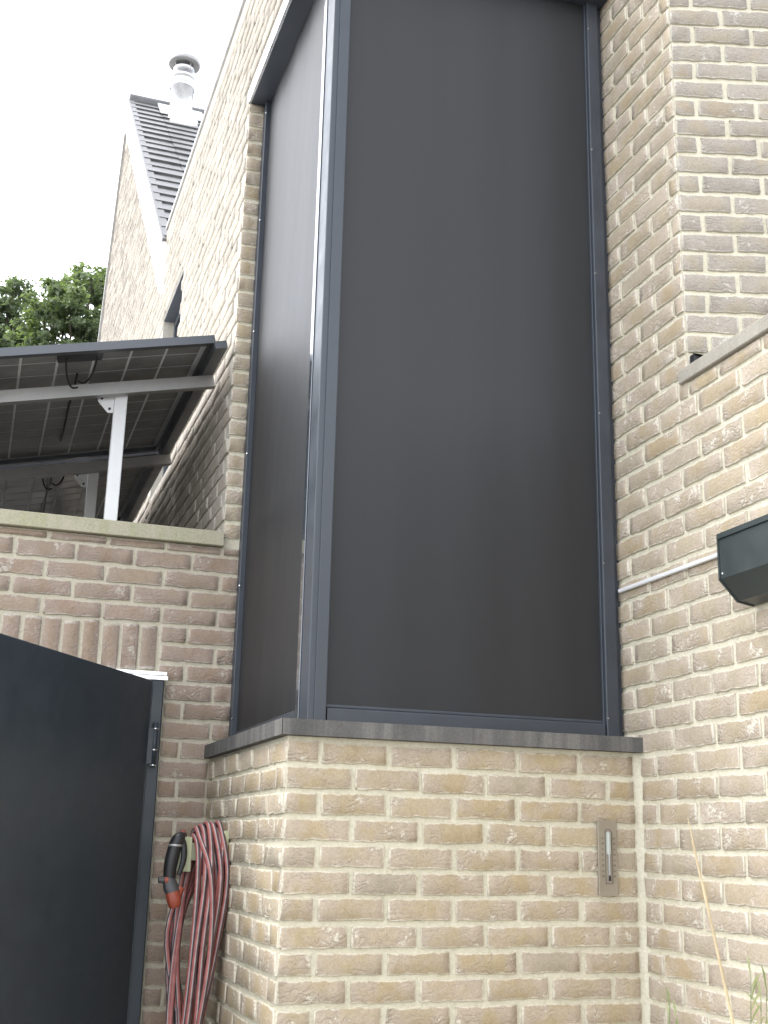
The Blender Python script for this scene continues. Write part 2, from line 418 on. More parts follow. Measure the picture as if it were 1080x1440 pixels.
# ---- base of the bay
MR = .0012                                        # mortar face lies this far behind the nominal brick face
bay = thing('bay_wall', (1.5, 4.1, GZ), 'tan brick base of the projecting bay below the dark stone sill', 'wall')
MB().box(XB+MR, XR+.05, YF+MR, YL+.06, GZ, .3112).build('mortar', 'mortar', bay)
wf = Wall(bay, (XB, YF), (1, 0), 'brick_tan')
wl_ = Wall(bay, (XB, YL), (0, -1), 'brick_tan')
LB = YL-YF
for k in range(KB, KS+1):
    ev = k % 2 == 0
    wf.row(k, [(.2145 if ev else .107)+.2215*i for i in range(7)], 0, XR-XB-.026)
    wl_.row(k, sorted(LB-((.088 if ev else .2145)+.23*i) for i in range(7)), .012, LB)
lay([wf, wl_])
MB().prism([(XR-.030, YF+MR), (XR-.012, YF-.006), (XR-.005, YF-.012), (XR+MR, YF-.020), (XR+MR+.01, YF+MR+.01)], GZ, .311, 'z', True).build('corner_joint', 'mortar', bay)

# ---- right-hand wall: low front stretch under its coping, taller stretch beside the bay
side = thing('side_wall', (XR+.12, 3.2, GZ), 'pale tan brick wall on the right with a stone coping on its lower part', 'wall')
YC = 3.178; ZCOP = 1.509; ZTOP = 4.15
MB().box(XR+MR, XR+.3, .5, YC+.004, GZ, ZCOP).box(XR+MR, XR+.3, YC+.004, 4.9, GZ+.01, ZTOP).build('mortar', 'mortar', side)
ws = Wall(side, (XR, 4.0), (0, -1), 'brick_side')   # s = 4.0 - Y
kc = int((ZCOP-Z0)/CP)
for k in range(KB, 54):
    j0 = 3.351 if k % 2 == 0 else 3.462
    js = sorted(4.0-(j0-.2297*i) for i in range(-3, 13))
    low = k < kc
    ws.row(k, js, (4.0-YF+.016) if k <= KS else 0, 4.0-.52 if low else 4.0-YC)
zc = Z0+kc*CP
ws.row(kc, sorted(4.0-(3.462-.2297*i) for i in range(-3, 13)), 4.0-YC+.012, 4.0-.52, ZCOP-.006-zc)
js = sorted(4.0-(3.351-.2297*i) for i in range(-3, 13))
lay([ws])
cp = MB().rbox(XR-.018, XR+.33, .45, 3.205, ZCOP, 1.558, .004, 2, 'y').build('coping', 'coping', side)
MB().box(XR+.005, XR+.06, YC-.035, YC-.012, 1.558, 1.60).add([(XR+.004, YC-.04, 1.6), (XR+.08, YC-.07, 1.585), (XR+.08, YC-.012, 1.60), (XR+.01, YC-.012, 1.612)], [(0, 1, 2, 3)]).build('flashing', 'black', side)

# ---- upper wall turning away to the right above the coping
AN = R(16.6)
upw = thing('upper_wall', (XR+.5, YC+.1, 1.5), 'greyish upper brick wall rising behind the sloping stone coping', 'wall')
un = (math.cos(AN), -math.sin(AN)); inn = Vector((math.sin(AN), math.cos(AN)))
def upt(s, d, z): return (XR+un[0]*s+inn.x*d, YC+un[1]*s+inn.y*d, z)
MB().add([upt(s, d, z) for s in (.004, 1.6) for d in (MR, .28) for z in (1.45, ZTOP)],
         [(0, 1, 3, 2), (4, 6, 7, 5), (0, 4, 5, 1), (2, 3, 7, 6), (0, 2, 6, 4), (1, 5, 7, 3)]).build('mortar', 'mortar', upw)
wu = Wall(upw, (XR, YC), un, 'brick_upper')
for k in range(20, 54):
    wu.row(k, [(.19 if k % 2 == 0 else .081)+.2197*i for i in range(8)], .002, 1.58)
lay([wu])

# ---- wall with the gate, left
gw = thing('gate_wall', (.3, YL+.1, GZ), 'brown brick wall above the gate with a mossy stone coping', 'wall')
XO, ZO = .70, .632                                # gate opening: right jamb, head
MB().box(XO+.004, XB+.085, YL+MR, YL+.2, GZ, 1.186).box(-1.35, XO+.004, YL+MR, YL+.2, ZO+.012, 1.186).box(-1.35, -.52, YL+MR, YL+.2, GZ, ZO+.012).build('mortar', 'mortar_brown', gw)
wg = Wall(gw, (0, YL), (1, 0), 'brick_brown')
for k in range(KB, 16):
    ev = k % 2 == 0
    js = [(.073 if ev else .197)+.2357*i for i in range(-7, 5)]
    z = Z0+k*CP
    xr = XB+.072 if k > KS+1 else XB-.010
    h = BH if k < 15 else 1.180-z
    if k >= 11: wg.row(k, js, -1.34, xr, h)
    else:
        wg.row(k, [.782 if ev else .902], (.676 if k > 7 else XO+.008), xr)
        wg.row(k, js, -1.34, -.55 if k < 8 else -.66)
for i in range(17):
    x = .667-.0768*i
    if x < -.6: break
    wg.piece(x-.0768+.007, x-.007, ZO+.018, Z0+11*CP-JN-ZO-.018)
lay([wg])
MB().rbox(-1.4, .905, 4.79, 5.06, 1.188, 1.250, .003, 2, 'x').build('coping', 'coping_moss', gw)
lp = MB().box(-.5, .704, 4.768, 4.83, .627, .640).box(-.5, .708, 4.762, 4.80, .608, .623).build('lintel_profile', 'alu', gw)

# ---- house left wall: brick over the corner window, gable farther back
gab = thing('gable_wall', (XB+.1, 7, -.4), 'pale brick house wall with gable rising behind the solar panels', 'wall')
XG = XB+MR
g_ = MB()
def slab(poly): g_.prism([(y, z) for y, z in poly], XG, XG+.26, 'x')
slab([(3.578, 3.43), (YL+.02, 3.43), (YL+.02, 4.14), (3.578, 4.14)])
slab([(YL+.02, .9), (6.65, .9), (6.65, 4.14), (YL+.02, 4.14)])
slab([(6.65, 3.37), (7.45, 3.37), (7.45, 4.14), (6.65, 4.14)]); slab([(6.65, .9), (7.45, .9), (7.45, 2.1), (6.65, 2.1)])
slab([(7.45, .9), (15.9, .9), (13.43, 5.55), (12.04, 8.03), (7.66, 4.06), (7.66, 4.14), (7.45, 4.14)])
g_.box(XG+.26, XR+.1, 3.578, 3.84, 3.43, 4.14)
g_.build('mortar', 'mortar_gable', gab)
wj = Wall(gab, (XB, YL), (1, 0), 'brick_side')    # narrow jamb return beside the window
for k in range(16, 44):
    wj.piece(.0, .069+random.gauss(0, .002), Z0+k*CP, BH if k < 43 else .04)
lay([wj])
MB().box(XB+.004, XB+.25, YL+MR, YL+.019, 1.1865, 3.345).build('jamb_mortar', 'mortar', gab)
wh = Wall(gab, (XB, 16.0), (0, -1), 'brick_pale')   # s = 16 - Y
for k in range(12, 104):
    z = Z0+k*CP
    for i in range(62):
        y = 3.575+(.109 if k % 2 else .0)+.2222*i; ym = y+.104; zm = z+BH/2
        if z < 3.43 and ym < YL: continue
        if 6.60 < ym < 7.50 and 2.1 < zm < 3.38: continue
        if z+BH > 4.13 and ym < 7.7: continue
        top = 4.06+(ym-7.66)*.9064 if ym < 12.04 else 8.03-(ym-12.04)*1.784
        if ym > 7.5 and z+BH > top-.33 and ym < 12.04: continue
        if ym >= 12.04 and z+BH > top-.05: continue
        ya = max(y, YL+.004) if z < 3.43 else y
        wh.piece(16-(y+.2087), 16-ya, z)
lay([wh], 300, 8.2)
MB().rbox(XB-.012, XB+.30, 3.56, 7.64, 4.142, 4.172, .004, 2, 'y').build('parapet_cap', 'alu_dull', gab)
lin = MB().box(XB-.004, XB+.10, YF-.012, YL+.03, 3.352, 3.426).box(XB+.10, XR-.004, YF-.012, YF+.1, 3.352, 3.426).build('lintel', 'alu', gab)
# verge board and its mirrored run
vb = MB()
def strip(pa, pb, wd, x0, x1, drop=0.):
    (ya, za), (yb, zb) = pa, pb
    vb.prism([(ya, za-drop), (yb, zb-drop), (yb, zb-drop-wd), (ya, za-drop-wd)], x0, x1, 'x')
strip((7.60, 4.03), (12.04, 8.055), .40, XB-.03, XB+.03)
vb.build('verge_board', 'white', gab)
vb = MB(); strip((12.045, 8.055), (15.7, 1.53), .12, XB-.03, XB+.03); vb.build('verge_board', 'alu_dull', gab)
wn = MB().box(XG+.10, XG+.12, 6.65, 7.45, 2.1, 3.37).build('window', 'void', gab)
MB().box(XG+.07, XG+.10, 6.65, 6.71, 2.1, 3.37).box(XG+.07, XG+.10, 7.39, 7.45, 2.1, 3.37).box(XG+.07, XG+.10, 6.71, 7.39, 3.31, 3.37).box(XG+.002, XG+.07, 6.65, 7.45, 3.360, 3.368).build('window_frame', 'anthracite', wn)
# solid bulk of the house behind the walls
MB().box(XG+.26, 5, 5.0, 7.5, 3.9, 4.12).box(XR+.3, 5, 3.5, 5.0, 3.9, 4.12).box(XG+.27, XR, 3.85, 5.0, 3.9, 4.1).build('flat_roof_deck', 'roofing', gab)

# ---- tiled roof behind the gable
A42 = math.atan2(8.06-4.08, 12.04-7.66); LS = math.hypot(8.06-4.08, 12.04-7.66)
rf = thing('tiled_roof', (1.6, 7.66, 4.08), 'dark flat-tiled roof slope between the white verge board and the wall top', 'roof')
cu, sn = math.cos(A42), math.sin(A42)
def rp(x, s, h): return (x, 7.66+s*cu-h*sn, 4.06+s*sn+h*cu)
dk = MB()
dk.add([rp(x, s, h) for x in (XG+.0, 5) for s in (-.05, LS) for h in (-.12, -.02)], [(0, 1, 3, 2), (4, 6, 7, 5), (0, 4, 5, 1), (2, 3, 7, 6), (0, 2, 6, 4), (1, 5, 7, 3)])
dk.add([(XG, 12.04, 8.0), (5, 12.04, 8.0), (5, 15.9, 1.2), (XG, 15.9, 1.2)], [(0, 1, 2, 3)])
dk.build('roof_deck', 'roofing', rf)
TP = .268
tl = MB(); tl.add([(x, s*cu-h*sn, s*sn+h*cu) for x in (0, .326) for (s, h) in ((0, .018), (0, .046), (.36, .022), (.36, -.004))], [(0, 1, 2, 3), (7, 6, 5, 4), (0, 4, 5, 1), (1, 5, 6, 2), (2, 6, 7, 3), (3, 7, 4, 0)])
tme = tl.mesh('tile', 'tile'); rest = MB()
for r in range(int(LS/TP)):
    for i in range(12):
        x = XB-.02+.33*i+(.165 if r % 2 else 0)-(.165 if r % 2 else 0)
        s = r*TP+random.gauss(0, .004); b = rp(x, s, random.gauss(0, .002))
        if i < 5:
            o = bpy.data.objects.new('tile', tme); COL.objects.link(o); o.parent = rf; o.location = Vector(b)-rf.location
        else: rest.add([(b[0]+v[0], b[1]+v[1], b[2]+v[2]) for v in tl.v], tl.f)
stuff(rest.build('tiles_beyond', 'tile', rf))
rg = MB(); rg.tube([(XB-.02+.0, 12.04, 8.05), (5, 12.04, 8.05)], .09, 10); rg.build('ridge', 'tile', rf)
vd = MB(); vd.add([rp(x, s, h) for x in (XB-.036, XB+.03) for s in (-.06, LS) for h in (0.01, .04)], [(0, 1, 3, 2), (4, 6, 7, 5), (0, 4, 5, 1), (2, 3, 7, 6), (0, 2, 6, 4), (1, 5, 7, 3)]); vd.build('verge_trim', 'tile', rf)

# ---- flue on the ridge
ch = (1.415, 11.55, 7.62)
fl = thing('chimney_flue', ch, 'round metal flue pipe with a grey cowl on the tiled roof', 'chimney')
MB().lathe(ch, [(.125, -.1), (.125, .38), (.138, .385), (.138, .42), (.125, .425), (.125, .50), (.138, .505), (.138, .54), (.118, .545), (.118, .64)]).build('pipe', 'alu', fl)
MB().lathe(ch, [(.0, .69), (.16, .685), (.178, .70), (.178, .735), (.12, .76), (.0, .775)], 28).build('cowl', 'alu_dull', fl)
for i in range(4):
    a = i*math.pi/2+.5
    MB().tube([(ch[0]+.116*math.cos(a), ch[1]+.116*math.sin(a), ch[2]+.60), (ch[0]+.116*math.cos(a), ch[1]+.116*math.sin(a), ch[2]+.69)], .006, 6).build('cowl_strut', 'alu_dull', fl)
fs_ = MB(); fs_.add([rp(x, s, h) for x in (1.20, 1.70) for s in (LS-.62, LS-.02) for h in (.05, .066)], [(0, 1, 3, 2), (4, 6, 7, 5), (0, 4, 5, 1), (2, 3, 7, 6), (0, 2, 6, 4), (1, 5, 7, 3)])
fs_.lathe((1.44, 11.55, 7.5), [(.26, -.12), (.13, .22)]); fs_.build('flashing', 'white_metal', fl)

# ------------------------------------------------------------------ corner window
ZS, ZH = .361, 3.352
sill = thing('window_sill', (1.4, 4.0, .31), 'dark weathered bluestone sill wrapping the bay corner under the screens', 'sill')
MB().prism([(.884, 3.541), (XR-.004, 3.541), (XR-.004, 3.70), (1.04, 3.70)], .312, ZS, 'z').build('front_stone', 'bluestone', sill)
MB().prism([(.882, 3.5445), (1.037, 3.7035), (1.037, YL-.002), (.882, YL-.002)], .312, ZS+.001, 'z').build('side_stone', 'bluestone', sill)
fr = thing('window_frame', (1.0, 3.66, ZS), 'anthracite corner post and dark soffit framing the two roller screens', 'window frame')
MB().rbox(.984, 1.045, 3.636, 3.734, ZS+.002, ZH, .005, 4).rbox(1.006, 1.0445, 3.6305, 3.637, ZS+.003, ZH-.001, .002, 3).build('corner_post', 'anthracite', fr)
MB().box(XB+.006, XR-.006, 3.575, YL-.004, ZH-.006, ZH+.03).build('soffit', 'anthracite', fr)
# inner glazing wall that closes the room behind the fabrics
MB().box(1.07, 1.09, 3.75, YL+.05, ZS, ZH).box(1.09, XR-.02, 3.75, 3.77, ZS, ZH).build('glass', 'void', fr)
def screws(mb_pts, parent):
    for p, ax in mb_pts:
        m = MB()
        x, y, z = p
        a = Vector(ax)
        m.tube([Vector(p), Vector(p)+a*.0035], [.0042, .0026], 8); m.build('screw', 'screw', parent)
sf = thing('roller_screen', (1.55, 3.66, ZS), 'wide dark grey roller screen pulled down over the bay front', 'roller screen')
MB().add([(1.03+(2.075-1.03)*i/24, 3.668+.0016*math.sin(i*.9)+.0012*math.sin(i*2.3+j), .40+(ZH-.40)*j/30) for j in range(31) for i in range(25)],
         [(j*25+i, j*25+i+1, (j+1)*25+i+1, (j+1)*25+i) for j in range(30) for i in range(24)], True).build('fabric', 'fabric', sf)
MB().rbox(1.0455, 1.052, 3.652, 3.70, ZS+.002, ZH-.006, .0015, 2).build('guide_rail', 'anthracite', sf)
MB().rbox(2.056, 2.106, 3.645, 3.70, ZS+.002, ZH-.006, .004, 3).rbox(2.050, 2.056, 3.658, 3.69, ZS+.002, ZH-.006, .001, 1).rbox(2.106, XR-.001, 3.668, 3.70, ZS+.002, ZH-.006, .001, 1).build('guide_rail', 'anthracite', sf)
MB().rbox(1.053, 2.049, 3.646, 3.684, ZS+.006, .412, .005, 3, 'x').build('bottom_bar', 'anthracite', sf)
MB().rbox(1.053, 2.049, 3.660, 3.672, .4125, .424, .003, 2, 'x').build('hem', 'anthracite', sf)
screws([((2.060, 3.6455, z), (0, -1, 0)) for z in (.43, .98, 1.55, 2.12, 2.66, 3.22)], sf)
ss = thing('roller_screen', (1.0, 4.3, ZS), 'narrow dark grey roller screen on the left side of the bay', 'roller screen')
MB().add([(.998+.0016*math.sin(i*.9)+.0012*math.sin(i*2.1+j), 3.73+(4.80-3.73)*i/24, .40+(ZH-.40)*j/30) for j in range(31) for i in range(25)],
         [(j*25+i, j*25+i+1, (j+1)*25+i+1, (j+1)*25+i) for j in range(30) for i in range(24)], True).build('fabric', 'fabric', ss)
MB().rbox(.980, 1.02, 3.735, 3.772, ZS+.003, ZH-.006, .002, 3).build('guide_rail', 'anthracite_gloss', ss)
MB().rbox(.977, 1.02, 4.770, YL-.002, ZS+.003, ZH-.006, .003, 2).build('guide_rail', 'anthracite', ss)
MB().rbox(.984, 1.012, 3.774, 4.768, ZS+.006, .404, .004, 3, 'y').build('bottom_bar', 'anthracite', ss)
MB().rbox(.992, 1.003, 3.774, 4.768, .4045, .416, .003, 2, 'y').build('hem', 'anthracite', ss)
screws([((.979, 4.769, z), (-.6, -.8, 0)) for z in (.47, 1.02, 1.6, 2.17, 2.72, 3.28)], ss)

# ------------------------------------------------------------------ flat roof and solar panels
fr2 = tag(MB().box(-6, XB-.004, 5.062, 13, .80, 1.06).build('flat_roof', 'roofing', None, org=None), 'dark flat roof behind the mossy coping, under the solar panels', 'roof')
TS = .2324; A13 = math.atan(TS)
def pz(x, h=0.): return 2.067+(x-.79)*TS+h
def sheet(mb, x0, x1, y0, y1, h0, h1):
    return mb.add([(x-h*math.sin(A13), y, pz(x, 0)+h*math.cos(A13)) for x in (x0, x1) for y in (y0, y1) for h in (h0, h1)],
                  [(0, 1, 3, 2), (4, 6, 7, 5), (0, 4, 5, 1), (2, 3, 7, 6), (0, 2, 6, 4), (1, 5, 7, 3)])
rack = thing('panel_rack', (.3, 6.2, 1.06), 'metal rack with white posts and rails carrying the solar panels', 'rack')
for y in (5.05, 6.29, 7.94, 9.5):
    sheet(MB(), -2.2, .852, y, y+.042, -.085, -.030).build('rail', 'alu_dull', rack)
for x0 in (.80, -.2, -1.2, -2.2):
    sheet(MB(), x0, x0+.052, 4.72, 9.7, -.0295, .004 if x0 > .5 else -.001).build('purlin', 'panel_frame', rack)
for i, y in enumerate((5.094, 6.334, 7.984, 9.544)):
    for x in (.462, -.85, -1.9):
        zt = pz(x, -.06)
        po = MB().rbox(x-.03, x+.027, y, y+.045, 1.061, zt, .004, 2).build('post', 'white_metal', rack)
        MB().prism([(x-.115, zt+.02), (x-.031, zt+.04), (x-.031, zt-.105), (x-.055, zt-.108), (x-.10, zt-.06)], y+.012, y+.018, 'y').build('bracket', 'white_metal', po)
        MB().prism([(x-.031, 1.30), (x-.05, 1.29), (x-.12, 1.20), (x-.12, 1.061), (x-.031, 1.061)], y+.012, y+.018, 'y').build('foot_plate', 'white_metal', po)
        for bx, bz in ((x-.085, zt-.045), (x-.048, zt-.09), (x-.05, zt-.01)):
            MB().tube([(bx, y+.012, bz), (bx, y+.006, bz)], .006, 8).build('bolt', 'black', po)
cellm = {}
for ci, x1 in enumerate((.81, -.19, -1.19)):  # third column is out of view, added to cut light reaching the house wall
    for ri, y0 in enumerate((4.74, 6.385, 8.03)):
        x0 = x1-.965; y1 = y0+1.60
        lab = [['solar panel overhanging the mossy coping beside the house wall', 'second solar panel tucked behind the overhanging one along the house wall', 'rearmost solar panel of the row along the house wall'],
               ['front solar panel on the low side of the rack away from the wall', 'middle solar panel on the low side of the rack away from the wall', 'rear solar panel on the low side of the rack away from the wall'],
               ['front solar panel on the lowest outer edge of the rack', 'middle solar panel on the lowest outer edge of the rack', 'rear solar panel on the lowest outer edge of the rack']][ci][ri]
        pn = thing('solar_panel', ((x0+x1)/2, (y0+y1)/2, pz((x0+x1)/2)), lab, 'solar panel', 'solar panels on the rack')
        f = MB()
        sheet(f, x0, x1, y0, y0+.012, .0045, .041); sheet(f, x0, x1, y1-.012, y1, .0045, .041)
        sheet(f, x0, x0+.012, y0+.012, y1-.012, .0045, .041); sheet(f, x1-.012, x1, y0+.012, y1-.012, .0045, .041)
        sheet(f, x0+.012, x1-.012, y0+.012, y0+.034, .0045, .007); sheet(f, x0+.012, x1-.012, y1-.034, y1-.012, .0045, .007)
        sheet(f, x1-.032, x1-.012, y0+.034, y1-.034, .0045, .007); sheet(f, x0+.012, x0+.032, y0+.034, y1-.034, .0045, .007)
        f.build('frame', 'panel_frame', pn)
        sheet(MB(), x0+.012, x1-.012, y0+.012, y1-.012, .034, .038).build('backsheet', 'sheet', pn)
        nx, ny = 6, 10; cw, chh = .1505, .1525
        xs = x1-.030-nx*cw; ys = y0+.0375
        if 'm' not in cellm:
            cm = MB(); sheet(cm, 0, cw-.011, 0, chh-.010, 0, .0012)
            cellm['m'] = cm.mesh('cell', 'cell', (0, 0, pz(0)))
        if ci or ri == 2:
            cj = MB()
            for a in range(nx):
                for b in range(ny): sheet(cj, xs+a*cw, xs+a*cw+cw-.006, ys+b*chh, ys+b*chh+chh-.003, .0322, .0334)
            stuff(cj.build('cells', 'cell', pn))
        for a in range(nx if ci == 0 and ri < 2 else 0):
            for b in range(ny):
                o = bpy.data.objects.new('cell', cellm['m']); COL.objects.link(o); o.parent = pn
                x = xs+a*cw; h = .0322
                o.location = Vector((x-h*math.sin(A13), ys+b*chh, pz(x)+h*math.cos(A13)))-pn.location
        xm = (x0+x1)/2-.05
        sheet(MB(), xm-.11, xm+.07, y0+.04, y0+.14, .012, .032).build('junction_box', 'black', pn)
        if ci == 0:
            for dx, sgn in ((-.08, 1), (.045, -1)):
                pts = [(xm+dx+sgn*(.062*t**1.6), y0+.10+.13*t, pz(xm+dx)+.01-.085*math.sin(t*2.2)) for t in [i/9 for i in range(10)]]
                MB().tube(pts, .0045, 6).build('cable', 'black', pn)
            MB().tube([(xm-.02, y0+.3+.11*i, pz(xm)+.012-.012*math.sin(i*1.1)) for i in range(10)], .005, 6).build('cable', 'black', pn)

# ------------------------------------------------------------------ gate
gate = thing('gate', (.665, 4.76, GZ), 'dark anthracite metal gate standing open in the brown brick wall', 'gate')
MB().rbox(.648, XO-.004, 4.77, 4.835, GZ, .606, .004, 2).build('frame_post', 'gate', gate)
MB().rbox(-.515, -.46, 4.77, 4.835, GZ, .606, .004, 2).build('frame_post', 'gate', gate)
hg = Vector((.628, 4.752)); dr = Vector((-.578, -.88)).normalized(); nl = Vector((-dr.y, dr.x))
LW, LT = 1.13, .042
def lpnt(s, d, z): p = hg+dr*s+nl*d; return (p.x, p.y, z)
lf = MB(); pr = []
rr = .004
prof = [(0, rr), (rr, 0), (LW-rr, 0), (LW, rr), (LW, LT-rr), (LW-rr, LT), (rr, LT), (0, LT-rr)]
zb, zt = GZ+.03, .601
vv = [lpnt(a, b-LT/2, zb) for a, b in prof]+[lpnt(a, b-LT/2, zt-.003) for a, b in prof]+[lpnt(min(max(a, .003), LW-.003), min(max(b, .003), LT-.003)-LT/2, zt) for a, b in prof]
n = 8
lf.add(vv, [(i, (i+1) % n, n+(i+1) % n, n+i) for i in range(n)]+[(n+i, n+(i+1) % n, 2*n+(i+1) % n, 2*n+i) for i in range(n)]+[tuple(range(n-1, -1, -1)), tuple(range(2*n, 3*n))])
leaf = lf.build('leaf', 'gate', gate)
for hz in (.355, -1.15):
    hb = MB().lathe((.672, 4.752, hz), [(0, -.082), (.0115, -.082), (.0115, .082), (0, .082)], 14).build('hinge', 'gate', gate)
    for q in (-.083, -.024, .058):
        MB().lathe((.672, 4.752, hz+q), [(.004, -.003), (.0128, -.003), (.0128, .003), (.004, .003)], 14).build('hinge_ring', 'screw', hb)
    MB().box(.632, .664, 4.742, 4.750, hz-.078, hz+.06).build('hinge_plate', 'gate', hb)
MB().tube([lpnt(LW-.09, LT/2, -.62), lpnt(LW-.09, LT/2+.05, -.62), lpnt(LW-.21, LT/2+.055, -.62)], .009, 10).build('handle', 'alu', gate)

# ------------------------------------------------------------------ things on the walls
th = thing('thermometer', (1.996, 3.562, -.03), 'flat bronze thermometer plate screwed to the bay brick near the corner', 'thermometer')
MB().rbox(1.960, 2.031, 3.556, 3.5625, -.149, .087, .002, 2, 'z').build('plate', 'plaque', th)
sl_ = MB(); pts = []
for i in range(13):
    a = math.pi*i/12; pts.append((1.997+.0105*math.cos(a), .048+.0105*math.sin(a)))
pts += [(1.9865, -.110), (2.0075, -.110)]
MB().prism([(1.9975+(x-1.997)*1.22, z+(.002 if z > 0 else -.002)) for x, z in pts], 3.5552, 3.5560, 'y').build('slot_rim', 'bluestone', th)
sl_.prism(pts, 3.5545, 3.5551, 'y').build('slot', 'plaque', th)
MB().tube([(1.996, 3.552, .05), (1.996, 3.552, -.02)], .0075, 12).build('tube_upper', 'glass_tube', th)
MB().tube([(1.997, 3.552, -.02), (1.997, 3.552, -.085)], .0045, 10).build('tube_lower', 'alu_dull', th)
MB().tube([(1.998, 3.5515, -.085), (1.998, 3.5515, -.102)], [.0025, .0045], 10).build('bulb', 'black', th)
tk = MB()
for i in range(8):
    z = .028-.017*i
    for x in (1.972, 2.014): tk.box(x, x+.008, 3.5550, 3.5557, z, z+.0042+.002*(i % 2))
tk.build('scale_marks', 'ink', th)
sh = MB().rbox(2.0085, 2.0110, 3.5535, 3.5557, -.112, .05, .0005, 1, 'z').build('slot_edge', 'ink', th)

cb = MB().rbox(XR-.020, XR-.0065, 2.90, 3.645, .876, .890, .003, 3, 'y').build('cable_conduit', 'white')
tag(cb, 'thin white cable conduit running along the brick to the awning box', 'conduit')
aw = thing('awning_box', (XR-.06, 2.0, .70), 'dark grey awning cassette fixed to the right-hand brick wall', 'awning')
MB().prism([(2.015, .765), (2.016, .886), (2.128, .886), (2.128, .695), (2.072, .704)], .7, 2.882, 'y').build('body', 'cassette', aw)
MB().prism([(2.010, .884), (2.010, .900), (2.022, .904), (2.128, .912), (2.128, .887), (2.019, .887)], .69, 2.886, 'y').build('cover', 'cassette', aw)
MB().prism([(2.012, .763), (2.013, .888), (2.126, .888), (2.126, .692), (2.071, .701)], 2.8825, 2.8905, 'y').build('end_cap', 'cassette', aw)
screws([((2.0145, 2.874, .779), (-1, 0, 0))], aw)

# hose hanger, hose, spray gun
hh = thing('hose_hanger', (XB-.07, 4.40, -.10), 'pale green wooden hose hanger fixed to the side of the bay', 'hanger')
MB().rbox(XB-.026, XB-.0065, 4.33, 4.46, -.135, .030, .002, 2).build('back_plate', 'greenwood', hh)
MB().rbox(.742, .772, 4.335, 4.455, -.112, .006, .003, 2).build('front_plate', 'greenwood', hh)
MB().rbox(.772, XB-.026, 4.36, 4.43, -.075, -.015, .003, 2, 'x').build('arm', 'greenwood', hh)
def catmull(P, n=8):
    P = [Vector(p) for p in P]; out = []
    for i in range(len(P)-1):
        a, b, c, d = P[max(i-1, 0)], P[i], P[i+1], P[min(i+2, len(P)-1)]
        for k in range(n):
            t = k/n
            out.append(.5*((2*b)+(c-a)*t+(2*a-5*b+4*c-d)*t*t+(3*b-a-3*c+d)*t**3))
    return out+[P[-1]]
hp = []
tops = [.784, .800, .815, .832, .848, .862, .874, .868, .845, .826, .806, .79]
rg_ = random.Random(4)
for i, x in enumerate(tops):
    zt = [.008, .014, .02, .024, .028, .03, .034, .056, .05, .052, .042, .034][i]
    xb = .805+(x-.826)*.4+rg_.uniform(-.025, .03); bot = -.82+rg_.uniform(-.06, .06)
    bul = rg_.uniform(-.012, .03)
    yf = 4.315+rg_.uniform(-.018, .018)-.003*i; yb = 4.47+rg_.uniform(-.02, .02)
    fx = x+rg_.uniform(-.004, .02)
    hp += [(x-.006, yb-.035, zt-.06), (x, 4.395, zt), (x+.008, 4.34, zt-.03), (fx+bul*.8, yf, -.13), (.5*(fx+xb)+bul, yf-.008, -.36), (xb, yf+.01, -.62),
           (xb-.012, 4.39, bot), (xb-.030, yb-.01, -.62), (.76+(x-.826)*.4+rg_.uniform(-.03, .02), yb, -.32)]
hp += [(.765, 4.42, -.06), (.752, 4.40, .014), (.738, 4.355, .022), (.722, 4.325, .014)]
hose = MB(); hose.tube(catmull(hp, 7), 0.0096, 12); hz_ = hose.build('garden_hose', 'hose')
tag(hz_, 'coiled red and grey striped garden hose hanging on the wooden hanger', 'hose')
gun = thing('spray_gun', (.70, 4.30, -.1), 'black spray gun with orange nozzle hanging at the end of the hose', 'spray gun')
gy = 4.30
MB().tube(catmull([(.732, gy+.01, .008), (.722, gy, .004), (.708, gy, -.02), (.700, gy, -.055), (.694, gy, -.10), (.694, gy, -.145)], 5), [.010+.014*min(1, i/7)-.003*max(0, (i-17)/8) for i in range(26)], 12).build('grip', 'black', gun)
MB().tube(catmull([(.722, gy-.004, .010), (.735, gy-.004, -.02), (.738, gy-.004, -.07), (.724, gy-.004, -.125)], 5), [.007+.004*math.sin(i/15*3.1) for i in range(16)], 8).build('trigger', 'black', gun)
MB().lathe((.7065, gy, -.024), [(.0, -.004), (.0262, -.004), (.0262, .004), (.0, .004)], 16).build('collar', 'alu_dull', gun)
MB().tube([(.690, gy, -.135), (.700, gy-.005, -.165), (.712, gy-.01, -.188)], [.022, .027, .024], 12).build('head', 'rubber_grey', gun)
MB().tube([(.705, gy-.012, -.180), (.712, gy-.015, -.203), (.716, gy-.018, -.226), (.717, gy-.018, -.230)], [.024, .026, .021, .015], 14).build('nozzle', 'orange', gun)
MB().tube([(.735, gy-.004, -.165), (.722, gy-.01, -.187)], [.014, .017], 10).build('nozzle_ring', 'orange', gun)
MB().tube([(.655, gy-.006, -.140), (.685, gy-.006, -.140)], [.011, .012], 10).build('knob', 'rubber_grey', gun)
MB().tube([(.676, gy-.012, -.142), (.688, gy-.012, -.140)], [.0125, .0125], 10).build('knob_ring', 'orange', gun)

